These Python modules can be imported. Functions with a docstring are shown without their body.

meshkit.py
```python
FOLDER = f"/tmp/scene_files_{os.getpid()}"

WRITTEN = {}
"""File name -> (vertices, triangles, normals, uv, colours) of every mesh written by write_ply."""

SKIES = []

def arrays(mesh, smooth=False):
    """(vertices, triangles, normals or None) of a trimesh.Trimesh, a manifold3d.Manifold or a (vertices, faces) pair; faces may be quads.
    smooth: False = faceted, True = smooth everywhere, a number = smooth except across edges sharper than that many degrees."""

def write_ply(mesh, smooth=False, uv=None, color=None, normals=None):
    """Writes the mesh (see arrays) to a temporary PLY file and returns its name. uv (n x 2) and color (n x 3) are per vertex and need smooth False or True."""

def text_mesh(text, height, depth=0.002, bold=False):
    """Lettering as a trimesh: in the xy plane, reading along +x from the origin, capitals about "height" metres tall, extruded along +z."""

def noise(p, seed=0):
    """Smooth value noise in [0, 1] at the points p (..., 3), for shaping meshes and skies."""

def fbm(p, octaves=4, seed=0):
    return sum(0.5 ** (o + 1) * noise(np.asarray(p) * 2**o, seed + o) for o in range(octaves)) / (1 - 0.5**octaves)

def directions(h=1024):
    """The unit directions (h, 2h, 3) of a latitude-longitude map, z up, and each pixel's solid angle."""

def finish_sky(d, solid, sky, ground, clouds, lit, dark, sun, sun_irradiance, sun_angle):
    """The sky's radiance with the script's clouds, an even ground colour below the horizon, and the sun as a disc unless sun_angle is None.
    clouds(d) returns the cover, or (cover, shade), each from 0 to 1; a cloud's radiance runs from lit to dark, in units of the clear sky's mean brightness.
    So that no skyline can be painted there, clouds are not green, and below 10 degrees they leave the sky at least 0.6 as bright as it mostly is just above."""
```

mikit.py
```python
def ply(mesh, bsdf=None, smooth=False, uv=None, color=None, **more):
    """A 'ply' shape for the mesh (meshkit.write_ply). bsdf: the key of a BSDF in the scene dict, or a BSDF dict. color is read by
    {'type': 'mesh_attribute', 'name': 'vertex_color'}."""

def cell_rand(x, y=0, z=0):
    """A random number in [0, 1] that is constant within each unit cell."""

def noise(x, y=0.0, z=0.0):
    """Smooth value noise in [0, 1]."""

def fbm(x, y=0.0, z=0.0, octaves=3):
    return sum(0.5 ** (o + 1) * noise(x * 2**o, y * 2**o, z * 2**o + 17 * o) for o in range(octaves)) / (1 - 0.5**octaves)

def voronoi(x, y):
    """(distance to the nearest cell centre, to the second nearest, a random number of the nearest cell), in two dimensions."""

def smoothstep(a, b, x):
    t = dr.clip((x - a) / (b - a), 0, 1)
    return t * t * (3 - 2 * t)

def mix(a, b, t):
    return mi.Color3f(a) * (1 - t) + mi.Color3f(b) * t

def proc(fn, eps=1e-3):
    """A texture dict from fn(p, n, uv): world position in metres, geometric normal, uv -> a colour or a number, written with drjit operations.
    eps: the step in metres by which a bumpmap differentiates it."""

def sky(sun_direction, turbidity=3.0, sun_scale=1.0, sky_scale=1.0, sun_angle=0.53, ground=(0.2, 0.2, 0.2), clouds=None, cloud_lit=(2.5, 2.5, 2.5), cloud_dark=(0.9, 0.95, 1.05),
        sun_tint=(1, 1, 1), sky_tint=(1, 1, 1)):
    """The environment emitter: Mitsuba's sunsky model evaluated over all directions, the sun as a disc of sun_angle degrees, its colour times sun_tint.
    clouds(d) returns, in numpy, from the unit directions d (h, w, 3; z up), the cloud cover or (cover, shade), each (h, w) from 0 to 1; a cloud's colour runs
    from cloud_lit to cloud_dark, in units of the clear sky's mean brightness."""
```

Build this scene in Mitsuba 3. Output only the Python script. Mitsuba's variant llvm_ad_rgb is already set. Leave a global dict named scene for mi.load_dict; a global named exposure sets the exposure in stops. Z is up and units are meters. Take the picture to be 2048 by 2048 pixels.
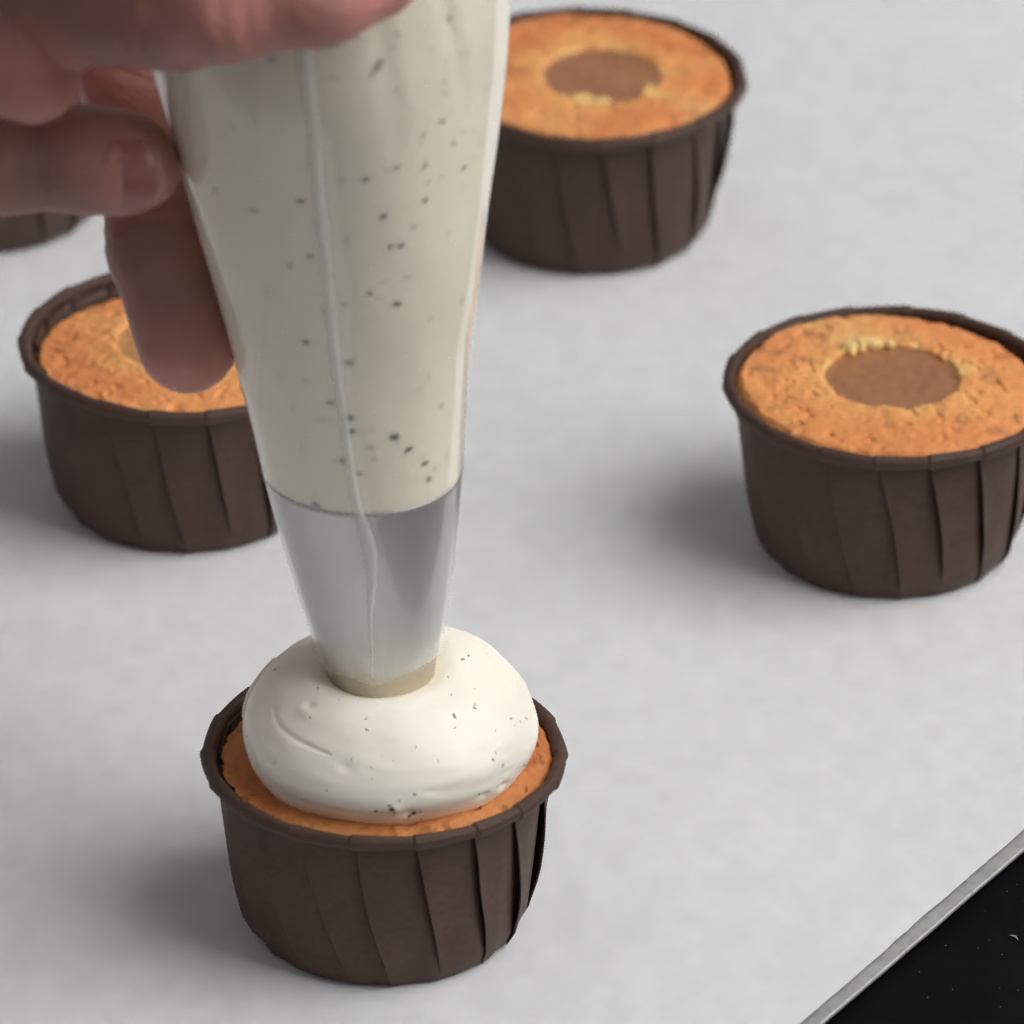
import math
import numpy as np
import drjit as dr
import mitsuba as mi
import mikit, meshkit
from mikit import noise as pnoise, fbm as pfbm, smoothstep as pstep, mix as pmix

T = mi.ScalarTransform4f
scene, labels = {}, {}
rng = np.random.default_rng(7)

# ------------------------------------------------------------------ camera, light, exposure
PITCH, ROLL, FOC = 0.50756645, 0.01044337, 7.49842596
CAM = np.array([0.0217489, -1.14702656, 0.71916837])
FWD = np.array([0, math.cos(PITCH), -math.sin(PITCH)])
RGT = np.array([1.0, 0, 0])
UPV = np.cross(RGT, FWD)
UPV = math.cos(ROLL) * UPV - math.sin(ROLL) * RGT
FOCUS = 1.36
exposure = 0.09
scene['camera'] = {
    'type': 'thinlens', 'fov': math.degrees(2 * math.atan(0.5 / FOC)), 'fov_axis': 'x',
    'aperture_radius': 0.0066, 'focus_distance': FOCUS, 'near_clip': 0.05, 'far_clip': 20.0,
    'to_world': T().look_at(origin=CAM.tolist(), target=(CAM + FWD).tolist(), up=UPV.tolist())}

# dim grey room round the bench
scene['room_light'] = {'type': 'constant', 'radiance': {'type': 'rgb', 'value': [0.222, 0.221, 0.223]}}

# one soft lamp to the right of the tray, a step in front of it
LAMP_AZ, LAMP_EL, LAMP_D, LAMP_R = math.radians(-13), math.radians(48), 2.0, 0.95
LAMP_RAD = [3.60, 3.57, 3.51]


def softbox():
    L = np.array([math.cos(LAMP_AZ) * math.cos(LAMP_EL), math.sin(LAMP_AZ) * math.cos(LAMP_EL), math.sin(LAMP_EL)])
    c = L * LAMP_D + [0.02, 0.06, 0.0]
    m = T().look_at(origin=c.tolist(), target=(c - L).tolist(), up=[0, 0, 1])
    scene['studio_lamp__diffuser'] = {'type': 'rectangle', 'to_world': m @ T().scale([LAMP_R, LAMP_R, 1]),
                                      'bsdf': {'type': 'diffuse', 'reflectance': {'type': 'rgb', 'value': 0.7}},
                                      'emitter': {'type': 'area', 'radiance': {'type': 'rgb', 'value': LAMP_RAD}}}
    a, b = LAMP_R + 0.012, 0.08
    v = np.array([[-a, -a, .004], [a, -a, .004], [a, a, .004], [-a, a, .004], [-b, -b, -.28], [b, -b, -.28], [b, b, -.28], [-b, b, -.28]])
    f = np.array([[0, 1, 5, 4], [1, 2, 6, 5], [2, 3, 7, 6], [3, 0, 4, 7], [4, 5, 6, 7]])
    scene['studio_lamp__housing'] = {**mikit.ply((v, f), {'type': 'twosided', 'bsdf': {'type': 'diffuse', 'reflectance': {'type': 'rgb', 'value': 0.04}}}), 'to_world': m}
    labels['studio_lamp'] = {'label': 'square black soft lamp standing to the right of the tray, outside the picture', 'category': 'lamp'}


softbox()


# ------------------------------------------------------------------ helpers
def sm(a, b, x):
    t = np.clip((x - a) / (b - a), 0, 1)
    return t * t * (3 - 2 * t)


def grid_faces(nu, nv, wrap_u=False, wrap_v=False):
    """quads of a nu x nv vertex grid (index i*nv+j)"""
    iu = np.arange(nu if wrap_u else nu - 1)
    jv = np.arange(nv if wrap_v else nv - 1)
    i, j = np.meshgrid(iu, jv, indexing='ij')
    i2, j2 = (i + 1) % nu, (j + 1) % nv
    return np.stack([i * nv + j, i2 * nv + j, i2 * nv + j2, i * nv + j2], -1).reshape(-1, 4)


def revolve(profile, n=128, warp=None, center=(0, 0, 0)):
    """surface of revolution; profile (m,2) of r,z from bottom to top (outside faces out)"""
    pr = np.asarray(profile, float)
    th = np.linspace(0, 2 * np.pi, n, endpoint=False)
    v = np.stack([np.outer(np.cos(th), pr[:, 0]), np.outer(np.sin(th), pr[:, 0]), np.tile(pr[:, 1], (n, 1))], -1)
    if warp is not None:
        v = warp(v, th)
    return v.reshape(-1, 3) + np.asarray(center), grid_faces(n, len(pr), wrap_u=True)


def ball(seg=1):
    import trimesh
    m = trimesh.creation.icosphere(subdivisions=seg)
    return np.array(m.vertices), np.array(m.faces)


BALL1, BALL2 = ball(1), ball(2)


def disc():
    th = np.linspace(0, 2 * np.pi, 14, endpoint=False)
    v = [np.zeros((1, 3))] + [np.stack([np.cos(th) * q, np.sin(th) * q, 0 * th], -1) for q in (.25, .5, .75, 1)]
    i = np.arange(14)
    f = [np.stack([0 * i, 1 + i, 1 + (i + 1) % 14], -1)]
    for k in range(3):
        a, b = 1 + 14 * k, 15 + 14 * k
        f += [np.stack([a + i, b + i, b + (i + 1) % 14], -1), np.stack([a + i, b + (i + 1) % 14, a + (i + 1) % 14], -1)]
    return np.vstack(v), np.vstack(f)


DISC = disc()


def join(parts):
    vs, fs, k = [], [], 0
    for v, f in parts:
        f = np.asarray(f)
        if f.shape[1] == 4:
            f = np.vstack([f[:, [0, 1, 2]], f[:, [0, 2, 3]]])
        vs.append(v); fs.append(f + k); k += len(v)
    return np.vstack(vs), np.vstack(fs)


def bsdf(key, d):
    scene[key] = d
    return key


def rgb(*c):
    return {'type': 'rgb', 'value': list(c)}


VC = {'type': 'mesh_attribute', 'name': 'vertex_color'}


def numbered(k):
    """k, or k_001, k_002 ... when taken"""
    if k not in scene and not any(s.startswith(k + '__') for s in scene):
        return k
    i = 1
    while f'{k}_{i:03d}' in scene or any(s.startswith(f'{k}_{i:03d}__') for s in scene):
        i += 1
    return f'{k}_{i:03d}'


# ------------------------------------------------------------------ materials
def paper_tone(p, n, uv):
    a = pfbm(p.x * 55, p.y * 55, 3.0, 3)
    b = pfbm(p.x * 240 + 9, p.y * 170, 1.0, 3)
    t = 0.715 + 0.028 * (a - 0.5) + 0.080 * (b - 0.5)
    return mi.Color3f(t, t * 1.006, t * 1.018)


def paper_bump(p, n, uv):
    return pfbm(p.x * 260, p.y * 210, 5.0, 3) * 0.00020 + pfbm(p.x * 60, p.y * 50, 2.0, 2) * 0.0002


bsdf('parchment', {'type': 'twosided', 'bsdf': {'type': 'bumpmap', 'tex': mikit.proc(paper_bump, 4e-4), 'scale': 1.0,
     'bsdf': {'type': 'principled', 'base_color': mikit.proc(paper_tone), 'roughness': 0.62, 'specular': 0.3}}})


def table_tone(p, n, uv):
    a = pfbm(p.x * 90, p.y * 90, 1.0, 3)
    t = 0.0030 + 0.004 * a
    return mi.Color3f(t, t, t * 0.98)


def table_bump(p, n, uv):
    return pfbm(p.x * 900, p.y * 900, 1.0, 2) * 0.00012


bsdf('black_worktop', {'type': 'twosided', 'bsdf': {'type': 'bumpmap', 'tex': mikit.proc(table_bump, 2e-4), 'scale': 1.0,
     'bsdf': {'type': 'principled', 'base_color': mikit.proc(table_tone), 'roughness': 0.5, 'specular': 0.05}}})


def tray_tone(p, n, uv):
    a = pfbm(p.x * 700, p.y * 700, p.z * 900, 3)
    t = 0.46 + 0.20 * (a - 0.5)
    return mi.Color3f(t, t, t * 0.97)


def tray_rough(p, n, uv):
    return 0.34 + 0.3 * pfbm(p.x * 500, p.y * 500, p.z * 500, 2)


def tray_bump(p, n, uv):
    return pfbm(p.x * 1200, p.y * 1200, p.z * 1500, 2) * 0.00012


bsdf('tray_metal', {'type': 'twosided', 'bsdf': {'type': 'bumpmap', 'tex': mikit.proc(tray_bump, 1.5e-4), 'scale': 1.0,
     'bsdf': {'type': 'principled', 'base_color': mikit.proc(tray_tone), 'metallic': 0.35, 'roughness': mikit.proc(tray_rough)}}})


def cup_tone(p, n, uv):
    a = pfbm(p.x * 900, p.y * 900, p.z * 1100, 3)
    b = pfbm(p.x * 120, p.y * 120, p.z * 120, 2)
    t = 0.82 + 0.34 * (a - 0.5) + 0.22 * (b - 0.5)
    return mi.Color3f(0.088 * t, 0.050 * t, 0.0365 * t)


def cup_bump(p, n, uv):
    return pfbm(p.x * 1500, p.y * 1500, p.z * 1500, 2) * 0.00010


bsdf('brown_paper', {'type': 'twosided', 'bsdf': {'type': 'bumpmap', 'tex': mikit.proc(cup_bump, 1.5e-4), 'scale': 1.0,
     'bsdf': {'type': 'principled', 'base_color': mikit.proc(cup_tone), 'roughness': 0.55, 'specular': 0.3}}})


def crumb_bump(p, n, uv):
    return pfbm(p.x * 1900, p.y * 1900, p.z * 1900, 3) * 0.0003


bsdf('cake_crumb', {'type': 'twosided', 'bsdf': {'type': 'bumpmap', 'tex': mikit.proc(crumb_bump, 1.5e-4), 'scale': 1.0,
     'bsdf': {'type': 'principled', 'base_color': VC, 'roughness': 0.6, 'specular': 0.3}}})


def fill_tone(p, n, uv):
    a = pfbm(p.x * 700, p.y * 700, p.z * 700, 3)
    b = pfbm(p.x * 130, p.y * 130, p.z * 100, 2)
    t = 1 + 0.26 * (a - 0.5) + 0.25 * (b - 0.5)
    return mi.Color3f(0.345 * t, 0.150 * t, 0.072 * t)


def fill_bump(p, n, uv):
    return pfbm(p.x * 800, p.y * 800, p.z * 800, 2) * 0.00035


bsdf('pale_filling', {'type': 'twosided', 'bsdf': {'type': 'principled', 'base_color': mikit.proc(lambda p, n, uv: mi.Color3f(0.44, 0.215, 0.085) * (0.8 + 0.4 * pfbm(p.x * 600, p.y * 600, p.z * 600, 3))), 'roughness': 0.5}})
bsdf('praline', {'type': 'twosided', 'bsdf': {'type': 'bumpmap', 'tex': mikit.proc(fill_bump, 2e-4), 'scale': 1.0,
     'bsdf': {'type': 'principled', 'base_color': mikit.proc(fill_tone), 'roughness': 0.42, 'specular': 0.4}}})


def cream_tone(p, n, uv):
    a = pfbm(p.x * 160, p.y * 160, p.z * 160, 2)
    t = 1 + 0.05 * (a - 0.5)
    return mi.Color3f(0.875 * t, 0.832 * t, 0.73 * t)


bsdf('cream', {'type': 'twosided', 'bsdf': {'type': 'principled', 'base_color': mikit.proc(cream_tone), 'roughness': 0.36, 'specular': 0.45}})
bsdf('bag_cream', {'type': 'twosided', 'bsdf': {'type': 'principled', 'base_color': mikit.proc(lambda p, n, uv: mi.Color3f(0.955, 0.895, 0.745) * (0.96 + 0.07 * pfbm(p.x * 60, p.y * 60, p.z * 30, 3))), 'roughness': 0.5, 'specular': 0.3}})
bsdf('speck', {'type': 'twosided', 'bsdf': {'type': 'principled', 'base_color': VC, 'roughness': 0.6}})


def tip_stain(p):
    """buttery film of cream left on the last millimetres of the metal, with a ragged upper edge"""
    e = 0.0545 + 0.0045 * (pfbm(p.x * 160, p.y * 160, 3.0, 2) - 0.5) + 0.0015 * (pfbm(p.x * 700, p.y * 700, p.z * 700, 2) - 0.5)
    return (1 - pstep(-0.0012, 0.0009, p.z - e)) * (0.72 + 0.5 * (pfbm(p.x * 380, p.y * 380, p.z * 300, 2) - 0.5))


def nozzle_tone(p, n, uv):
    a = pfbm(p.x * 110, p.y * 110, p.z * 45, 3)
    b = pfbm(p.x * 900, p.y * 900, p.z * 60, 2)
    t = 0.66 + 0.22 * (a - 0.5) + 0.10 * (b - 0.5)
    return pmix(mi.Color3f(t, t * 0.985, t * 0.95), mi.Color3f(0.54, 0.45, 0.30), tip_stain(p))


bsdf('steel', {'type': 'twosided', 'bsdf': {'type': 'principled', 'base_color': mikit.proc(nozzle_tone), 'metallic': mikit.proc(lambda p, n, uv: 0.96 - 0.40 * tip_stain(p)), 'roughness': mikit.proc(lambda p, n, uv: 0.34 + 0.14 * pfbm(p.x * 70, p.y * 70, p.z * 70, 2))}})
bsdf('film', {'type': 'blendbsdf', 'weight': 0.10, 'a': {'type': 'thindielectric', 'int_ior': 1.35},
              'b': {'type': 'twosided', 'bsdf': {'type': 'diffuse', 'reflectance': rgb(0.92, 0.92, 0.91)}}})
bsdf('seam_film', {'type': 'blendbsdf', 'weight': 0.60, 'a': {'type': 'thindielectric', 'int_ior': 1.2},
                   'b': {'type': 'twosided', 'bsdf': {'type': 'diffuse', 'reflectance': rgb(0.90, 0.91, 0.89)}}})


def skin_bump(p, n, uv):
    return pfbm(p.x * 1100, p.y * 1100, p.z * 1100, 2) * 0.00022


bsdf('skin', {'type': 'bumpmap', 'tex': mikit.proc(skin_bump, 2e-4), 'scale': 1.0,
     'bsdf': {'type': 'principled', 'base_color': VC, 'roughness': 0.48, 'specular': 0.4, 'sheen': 0.3}})
bsdf('nail', {'type': 'twosided', 'bsdf': {'type': 'principled', 'base_color': VC, 'roughness': 0.3, 'specular': 0.5}})

# ------------------------------------------------------------------ setting: table, tray, parchment
EDGE_P = np.array([0.0719, -0.0343])
EDGE_U = np.array([0.0424, 0.0650]); EDGE_U /= np.linalg.norm(EDGE_U)
EDGE_N = np.array([EDGE_U[1], -EDGE_U[0]])


def edge_frame(u, n, z):
    u, n, z = np.broadcast_arrays(u, n, z)
    return np.concatenate([EDGE_P + u[..., None] * EDGE_U + n[..., None] * EDGE_N, z[..., None]], -1)


def paper_sheet():
    us = np.linspace(-0.2, 0.62, 330)
    ns = np.concatenate([np.linspace(-0.6, -0.02, 160), np.linspace(-0.0195, 0, 24)])
    u, n = np.meshgrid(us, ns, indexing='ij')
    wob = (meshkit.fbm(np.stack([us * 28, us * 0, us * 0], -1), 3, 5) - 0.5) * 0.0012 + (meshkit.noise(np.stack([us * 300, us * 0, us * 0], -1), 9) - 0.5) * 0.0002
    n = n + wob[:, None] * sm(-0.03, 0, n)
    P = edge_frame(u, n, 0 * u)
    h = (meshkit.fbm(np.stack([P[..., 0] * 22, P[..., 1] * 22, P[..., 0] * 0], -1), 3, 2) - 0.5) * 0.0007
    P[..., 2] = h - 0.0004
    P[..., 2] *= 1 - 0.6 * sm(-0.02, 0, n)
    top = P.reshape(-1, 3)
    f = grid_faces(len(us), len(ns))[:, ::-1]
    scene['parchment_paper'] = mikit.ply((top, f), 'parchment', smooth=True)
    labels['parchment_paper'] = {'label': 'white parchment paper sheet lining the tray under all the cupcakes', 'category': 'baking paper'}


def tray_slab():
    # thin tray with a rounded outer edge; profile across the visible edge, extruded along it
    e = 0.0019
    pr = [(-0.62, -0.0016), (-0.01, -0.0016), (e - 0.0012, -0.0013), (e, -0.0012)]
    pr += [(e + 0.0004 * math.sin(a), -0.0016 + 0.0004 * math.cos(a)) for a in np.linspace(0.2, math.pi / 2, 6)]
    pr += [(e + 0.0002, -0.0022), (e - 0.0006, -0.0030), (e - 0.0014, -0.0036), (-0.62, -0.0036)]
    pr = np.array(pr)
    us = np.linspace(-0.22, 0.64, 400)
    v = edge_frame(us[:, None], pr[None, :, 0] + 0 * us[:, None], pr[None, :, 1] + 0 * us[:, None])
    d = (meshkit.noise(np.stack([us * 140, us * 0, us * 0], -1), 3) - 0.5) * 0.00014
    v[:, 3:13, :2] += d[:, None, None] * EDGE_N
    scene['baking_tray'] = mikit.ply((v.reshape(-1, 3), grid_faces(len(us), len(pr))), 'tray_metal', smooth=40)
    labels['baking_tray'] = {'label': 'thin grey metal tray edge along the white paper, lower right', 'category': 'tray'}


paper_sheet()
tray_slab()
tz = -0.0038
scene['table'] = mikit.ply((np.array([[-1.2, -1.0, tz], [1.3, -1.0, tz], [1.3, 1.4, tz], [-1.2, 1.4, tz]]), np.array([[0, 1, 2, 3]])), 'black_worktop')
labels['table'] = {'label': 'matte black worktop in the lower right corner', 'category': 'table', 'kind': 'structure'}


def table_crumbs():
    parts = []
    r = np.random.default_rng(21)
    for k in range(70):
        u, n = r.uniform(-0.06, 0.10), 0.005 + r.uniform(0, 1) ** 1.2 * 0.06
        s = r.uniform(0.00006, 0.00018)
        c = edge_frame(u, n, tz + s * 0.6)
        parts.append((BALL1[0] * s * r.uniform(0.6, 1.4, 3) + c, BALL1[1]))
    vs, fs = join(parts)
    # one curled white flake
    t = np.linspace(0, 1, 9)
    c0 = np.array([0.1106, 0.0006, tz + 0.0003])
    path = c0 + np.stack([0.0008 * t, -0.0006 * t - 0.0009 * t ** 2, 0.0002 * np.sin(t * 3)], -1)
    path[:, 0] -= 0.0006 * (1 - t) ** 2 - 0.0003
    ring = np.linspace(0, 2 * np.pi, 6, endpoint=False)
    tube = path[:, None] + 0.00012 * np.stack([np.cos(ring), np.sin(ring), 0.6 * np.sin(ring + 1)], -1)[None] * (0.4 + np.sin(t * np.pi))[:, None, None]
    scene['flake'] = mikit.ply((tube.reshape(-1, 3), grid_faces(9, 6, wrap_v=True)), 'flake_white', smooth=True)
    labels['flake'] = {'label': 'tiny curled white flake on the black worktop', 'category': 'crumb'}
    scene['dust'] = mikit.ply((vs, fs), 'dust_grey', smooth=True)
    labels['dust'] = {'label': 'tiny grey dust specks scattered over the black worktop', 'category': 'dust', 'kind': 'stuff'}


bsdf('flake_white', {'type': 'twosided', 'bsdf': {'type': 'diffuse', 'reflectance': rgb(0.36, 0.35, 0.32)}})
bsdf('dust_grey', {'type': 'diffuse', 'reflectance': rgb(0.12, 0.12, 0.115)})
table_crumbs()

# ------------------------------------------------------------------ cupcakes
R_TOP, R_RIM, R_BASE, CUP_H, NP = 0.0292, 0.0307, 0.0246, 0.03452, 18
PITCH_A = 2 * math.pi / NP


def side_r(z):
    t = np.clip(z / CUP_H, 0, 1)
    return R_BASE + (R_TOP - R_BASE) * t ** 0.92 - 0.0011 * (1 - sm(0, 0.10, t))


def cup(key, x, y, rot, seed, label, group, cake=None, seam_twist=15.0):
    """paper baking cup: liner, 18 overlapping pleats, rolled rim, cake, filling"""
    r = np.random.default_rng(seed)
    at = T().translate([x, y, 0]).rotate([0, 0, 1], rot)
    labels[key] = {'label': label, 'category': 'cupcake', 'group': group}
    # liner: inner wall and bottom
    zs = np.linspace(0.0006, CUP_H - 0.0006, 24)
    prof = [(0.0001, 0.0006), (0.015, 0.0006)] + [(side_r(z) - 0.0007, z) for z in zs[:-2]] + [(side_r(CUP_H) - 0.0002, CUP_H - 0.0024), (R_RIM - 0.0004, CUP_H - 0.0015)]
    scene[key + '__wrapper'] = {**mikit.ply(revolve(prof, 144), 'brown_paper', smooth=40), 'to_world': at}
    # seams
    jit_t = r.uniform(-1.2, 1.2, NP + 1); jit_t[NP] = jit_t[0]
    jit_b = r.uniform(-2.0, 2.0, NP + 1); jit_b[NP] = jit_b[0]
    kink = r.uniform(-1.6, 1.6, NP + 1); kink[NP] = kink[0]
    step = r.uniform(0.00075, 0.00135, NP)

    def seam(i, z):
        t = 1 - z / CUP_H
        return np.radians(-90 + i * 20 + jit_t[i] * (1 - t) + jit_b[i] * t + seam_twist * t ** 1.15 + kink[i] * np.sin(np.pi * t) ** 2)

    nz, na = 22, 9
    z = np.linspace(0.0003, CUP_H - 0.0020, nz)
    for i in range(NP):
        a0, a1 = seam(i, z), seam(i + 1, z)
        a1 = np.where(a1 < a0, a1 + 2 * np.pi, a1)
        t = np.linspace(0, 1.16, na)
        A = a0[:, None] + (a1 - a0)[:, None] * t
        am = (a0 + a1)[:, None] / 2
        rr = side_r(z)[:, None]
        chord = rr * np.cos(PITCH_A / 2) / np.cos(np.clip(A - am, -0.21, 0.172)) * 1.004
        tt = 1 - z / CUP_H
        flat = (0.35 + 0.6 * sm(0.0, 0.9, tt))[:, None]
        rad = rr * (1 - flat) + chord * flat
        s = step[i] * ((0.35 + 0.65 * sm(0.02, 0.3, tt)) * (1 - 0.9 * sm(0.62, 1.0, tt)))[:, None]
        rad = rad + s * (1 - np.clip(t, 0, 1.16)) - 0.0005 * np.clip((t - 0.97) / 0.16, 0, 1.2)
        rad = rad + 0.00016 * np.sin(6.0 * t + 5 * tt[:, None] + i * 1.7) * sm(0.0, 0.3, tt)[:, None]
        lip = 0.00035 * np.exp(-((t / 0.10) ** 2)) * r.uniform(-0.3, 1.0)
        rad = rad + lip * (sm(0.1, 0.5, tt) * (1 - sm(0.6, 0.95, tt)))[:, None]
        o = np.stack([np.cos(A) * rad, np.sin(A) * rad, np.broadcast_to(z[:, None], A.shape)], -1)
        rin = rad - 0.00028
        q = np.stack([np.cos(A) * rin, np.sin(A) * rin, np.broadcast_to(z[:, None], A.shape)], -1)
        # closed strip: around (outer then inner reversed)
        loop = np.concatenate([o, q[:, ::-1]], 1)
        v, f = loop.reshape(-1, 3), grid_faces(nz, 2 * na, wrap_v=True)[:, ::-1]
        nm = key + '__wrapper__pleat' + (f'_{i:03d}' if i else '')
        scene[nm] = {**mikit.ply((v, f), 'brown_paper', smooth=35), 'to_world': at}
    # rolled rim with the overlaps of the folds
    n, m = NP * 20, 14
    th = np.radians(-90) + np.linspace(0, 2 * np.pi, n, endpoint=False)
    ring = np.linspace(0, 2 * np.pi, m, endpoint=False)
    idx = np.arange(n) // 20
    fr = (np.arange(n) % 20) / 20.0
    off = np.radians(jit_t[:NP])[idx] * (1 - fr) + np.radians(np.roll(jit_t[:NP], -1))[idx] * fr
    th = th + off
    saw = 1.17 - 0.26 * fr
    saw = saw * (1 + 0.05 * (r.random(NP)[idx] - 0.5))
    poly = np.cos(PITCH_A / 2) / np.cos((fr - 0.5) * PITCH_A)
    rc = R_RIM * (0.6 + 0.4 * poly * 1.004)
    bend = (meshkit.fbm(np.stack([np.cos(th) * 1.5 + seed, np.sin(th) * 1.5, th * 0], -1), 2, seed) - 0.5)
    rc = rc + bend * 0.0010
    zc = CUP_H - 0.0014 + (np.roll(bend, 37)) * 0.0009
    ru, rv = 0.00118 * saw, 0.00130 * saw
    v = np.stack([np.cos(th)[:, None] * (rc[:, None] + np.cos(ring) * ru[:, None]), np.sin(th)[:, None] * (rc[:, None] + np.cos(ring) * ru[:, None]),
                  zc[:, None] + np.sin(ring) * rv[:, None]], -1)
    scene[key + '__wrapper__rim'] = {**mikit.ply((v.reshape(-1, 3), grid_faces(n, m, wrap_u=True, wrap_v=True)), 'brown_paper', smooth=22), 'to_world': at}
    if cake:
        bake(key, at, seed, rot, **cake)


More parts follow.
